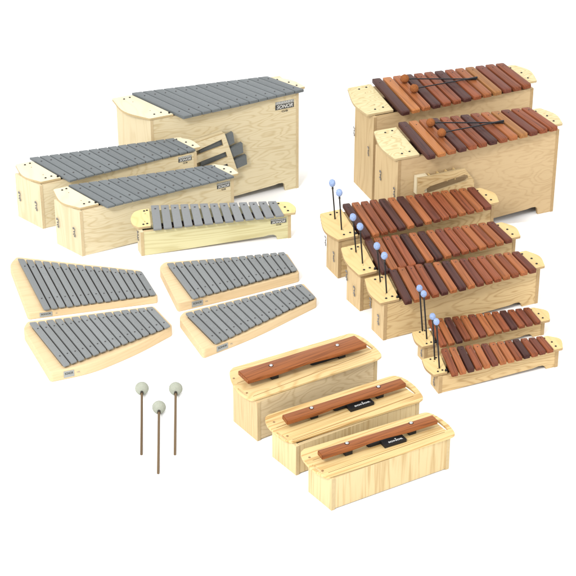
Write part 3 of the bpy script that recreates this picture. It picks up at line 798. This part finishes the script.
glock(FIT['G4'], 'flat grey glockenspiel with a bowed front, just above the largest single bar box',
    [(202.8,350.4),(178.6,317.6),(183.6,311.8),(303.6,283.0),(317.4,298.8),(256,329.5)], [(184.4,313),(214.8,343.4),(301.8,283.4),(316,296.4)], (216.7,347.4,353.6,227.8,344,350.6))

# ------------------------------------------------------------------ mallets
def mallet(name, label, group, base, head, rx, rz, stick_r, stickmat, headmat, ferrule=None, noise=.03):
    """base, head: world points; the stick runs from base into the head"""
    d = head-base; L = d.length
    q = Vector((0,0,1)).rotation_difference(d.normalized())
    root = thing(name, label, 'mallet', base, 0, group)
    root.rotation_mode = 'QUATERNION'; root.rotation_quaternion = q
    bm = bmesh.new(); cyl(bm, (0,0,0), stick_r, L-rz*.3, n=12)
    link('stick', smooth_by_angle(finish(bm)), stickmat, root)
    link('head', ellipsoid_mesh(rx, rz, noise=noise), headmat, root, (0, 0, L))
    if ferrule:
        bm = bmesh.new(); cyl(bm, (0,0,0), stick_r*1.5, .010, n=12, r2=stick_r*1.2); link('ferrule', smooth_by_angle(finish(bm)), ferrule, root, (0, 0, L-rz-.009))
    return root

up = [
 (J3, (335,219), (332.2,183), 3.3, 'left blue headed mallet standing in the rearmost medium xylophone'),
 (J3, (341.6,229.7), (339.2,192.7), 3.3, 'right blue headed mallet standing in the rearmost medium xylophone'),
 (J4, (356,252), (353,217.2), 3.3, 'left blue headed mallet standing in the middle medium xylophone'),
 (J4, (362.6,263.4), (360,226.6), 3.3, 'right blue headed mallet standing in the middle medium xylophone'),
 (J5, (380.3,281.8), (376.9,246), 3.3, 'left blue headed mallet standing in the nearest medium xylophone'),
 (J5, (386.6,293), (384.3,255.7), 3.3, 'right blue headed mallet standing in the nearest medium xylophone'),
 (J6, (422.5,331), (419.5,288.2), 3.0, 'left blue headed mallet standing in the rear small xylophone'),
 (J6, (426.8,339), (423.7,293.8), 3.0, 'right blue headed mallet standing in the rear small xylophone'),
 (J7, (434.7,359.6), (432.6,316.5), 3.0, 'left blue headed mallet standing in the frontmost small xylophone'),
 (J7, (439.4,368.2), (436.4,321.7), 3.0, 'right blue headed mallet standing in the frontmost small xylophone'),
]
for I, b, h, r, lab in up:
    zp = I.z0+I.H+.0103
    base = hit(b[0], b[1], zp)
    head = hit_plane(h[0], h[1], base, Vector((0, 1, 0)))
    px = (base-Vector((0,0,CAM_H))).length/FPX
    mallet('blue_mallet', lab, 'blue mallets standing upright', base, head, r*px, r*1.22*px, .0026, 'stick_black', 'blue_wool', 'ferrule', .05)
# two crossed mallets on each tall xylophone
for I, which, pairs in ((J1, 'rearmost', (((404.7,78.8),(476.6,79.0)), ((414.2,88.6),(477.2,77.4)))),
                        (J2, 'second', (((430.6,122.7),(503.4,122.6)), ((441.6,132.8),(503.8,120.8))))):
    for n, (h, e) in enumerate(pairs):
        zb = I.z0+I.H+.0272
        px = (hit(*h, zb)-Vector((0,0,CAM_H))).length/FPX
        r = 4.4*px
        head = hit(h[0], h[1], zb+r*.92)
        end = hit(e[0], e[1], zb+.003+.0062*n)
        head.z = zb+r*.94
        m = mallet('orange_mallet', ('rear' if n == 0 else 'front')+' orange headed mallet lying on the bars of the '+which+' tall xylophone', 'orange headed mallets lying on bars',
               end, head, r, r*.98, .0025, 'stick_black', 'orange_wool', 'ferrule', .05)
        bm = bmesh.new(); cyl(bm, (0,0,0), .0042, .055, n=12, r2=.0034); link('grip', smooth_by_angle(finish(bm)), 'stick_black', m, (0, 0, .0005))
# three felt mallets lying on the white surface
for h, e, lab in (((141.9,388.3),(141.4,454.3),'grey felt mallet with a brown stick, leftmost of the three'),
                  ((175.7,388.6),(174.9,454.4),'grey felt mallet with a brown stick, rightmost of the three'),
                  ((159.0,407.2),(158.2,473.2),'grey felt mallet with a brown stick, middle and lowest of the three')):
    px = (hit(*h, .03)-Vector((0,0,CAM_H))).length/FPX
    r = 6.9*px
    head = hit(h[0], h[1], r*.97); end = hit(e[0], e[1], .0045)
    mallet('felt_mallet', lab, 'grey felt mallets lying on the white surface', end, head, r, r*.93, .0040, 'stick_brown', 'grey_felt', 'ferrule', .006)

# ------------------------------------------------------------------ the white stage and the lower white floor behind it
def world_of(I, x, y): return I.M @ Vector((x, y, 0))
M2f, M3f = Inst(FIT['M2'], KSTEP), Inst(FIT['M3'], KSTEP)
def W(I, x, y, z=0): p = I.M @ Vector((x, y, 0)); return Vector((p.x, p.y, 0))
front_edge = [hit(u, v, 0) for u, v in ((20,262),(80,262),(104,260),(132,248.5),(291,230.5),(304,227),(320,214),(350,204.5),(366,222),(388,249),(480,226),(500,224.5),(560,219))]
edge = [Vector((-14, front_edge[0].y, 0))] + front_edge + [Vector((14, 6.6, 0)), Vector((14, -6, 0)), Vector((-14, -6, 0))]
me = flat_mesh([[(p.x, p.y) for p in edge]], -ZSTEP-.002, mats_edge=False)
st = link('stage_floor', me, 'white', None, (0, 0, ZSTEP+.002)); st['kind'] = 'structure'
edge = [W(M2f, M2f.LB.x-.3, M2f.LB.y+.02), W(M2f, M2f.LB.x, M2f.LB.y+.02), W(M2f, M2f.RB.x+.004, M2f.RB.y+.008), W(M2f, M2f.L+.004, -.02),
        W(M3f, M3f.RB.x+.006, M3f.RB.y+.01), W(M3f, M3f.L+.006, -.02), hit(300, 222, ZSTEP), hit(308, 190, ZSTEP), hit(330, 60, ZSTEP), Vector((1.5, 14, 0)), Vector((14, 14, 0)), Vector((14, -6, 0)), Vector((-14, -6, 0)), Vector((-14, 6.0, 0))]
me = flat_mesh([[(p.x, p.y) for p in edge]], ZSTEP-ZLOW-.002, mats_edge=False)
st = link('step_floor', me, 'white', None, (0, 0, ZLOW+.002)); st['kind'] = 'structure'
bm = bmesh.new(); prism(bm, [(-30,-20,0),(30,-20,0),(30,40,0),(-30,40,0)], (0,0,-.05))
fl = link('floor', finish(bm), 'white', None, (0, 0, ZLOW)); fl['kind'] = 'structure'

# ------------------------------------------------------------------ light
w = bpy.data.worlds.new('World'); scene.world = w; w.use_nodes = True
bg = w.node_tree.nodes['Background']; bg.inputs[0].default_value = (1.0, 1.0, 1.0, 1); bg.inputs[1].default_value = 0.92
def area(name, loc, target, size, power, col=(1, 1, 1)):
    ld = bpy.data.lights.new(name, 'AREA'); ld.shape = 'SQUARE'; ld.size = size; ld.energy = power; ld.color = col
    o = bpy.data.objects.new(name, ld); COL.objects.link(o); o.location = loc
    o.rotation_euler = (Vector(target)-Vector(loc)).to_track_quat('-Z', 'Y').to_euler()
    return o
area('softbox', (-2.5, 0.5, 5.0), (0, 5.3, 0), 1.4, 250, (1, .985, .96))

scene.view_settings.view_transform = 'Standard'; scene.view_settings.look = 'None'
scene.view_settings.exposure = 0.75; scene.view_settings.gamma = 1
scene.render.engine = 'CYCLES'
scene.cycles.max_bounces = 6
scene.render.film_transparent = False
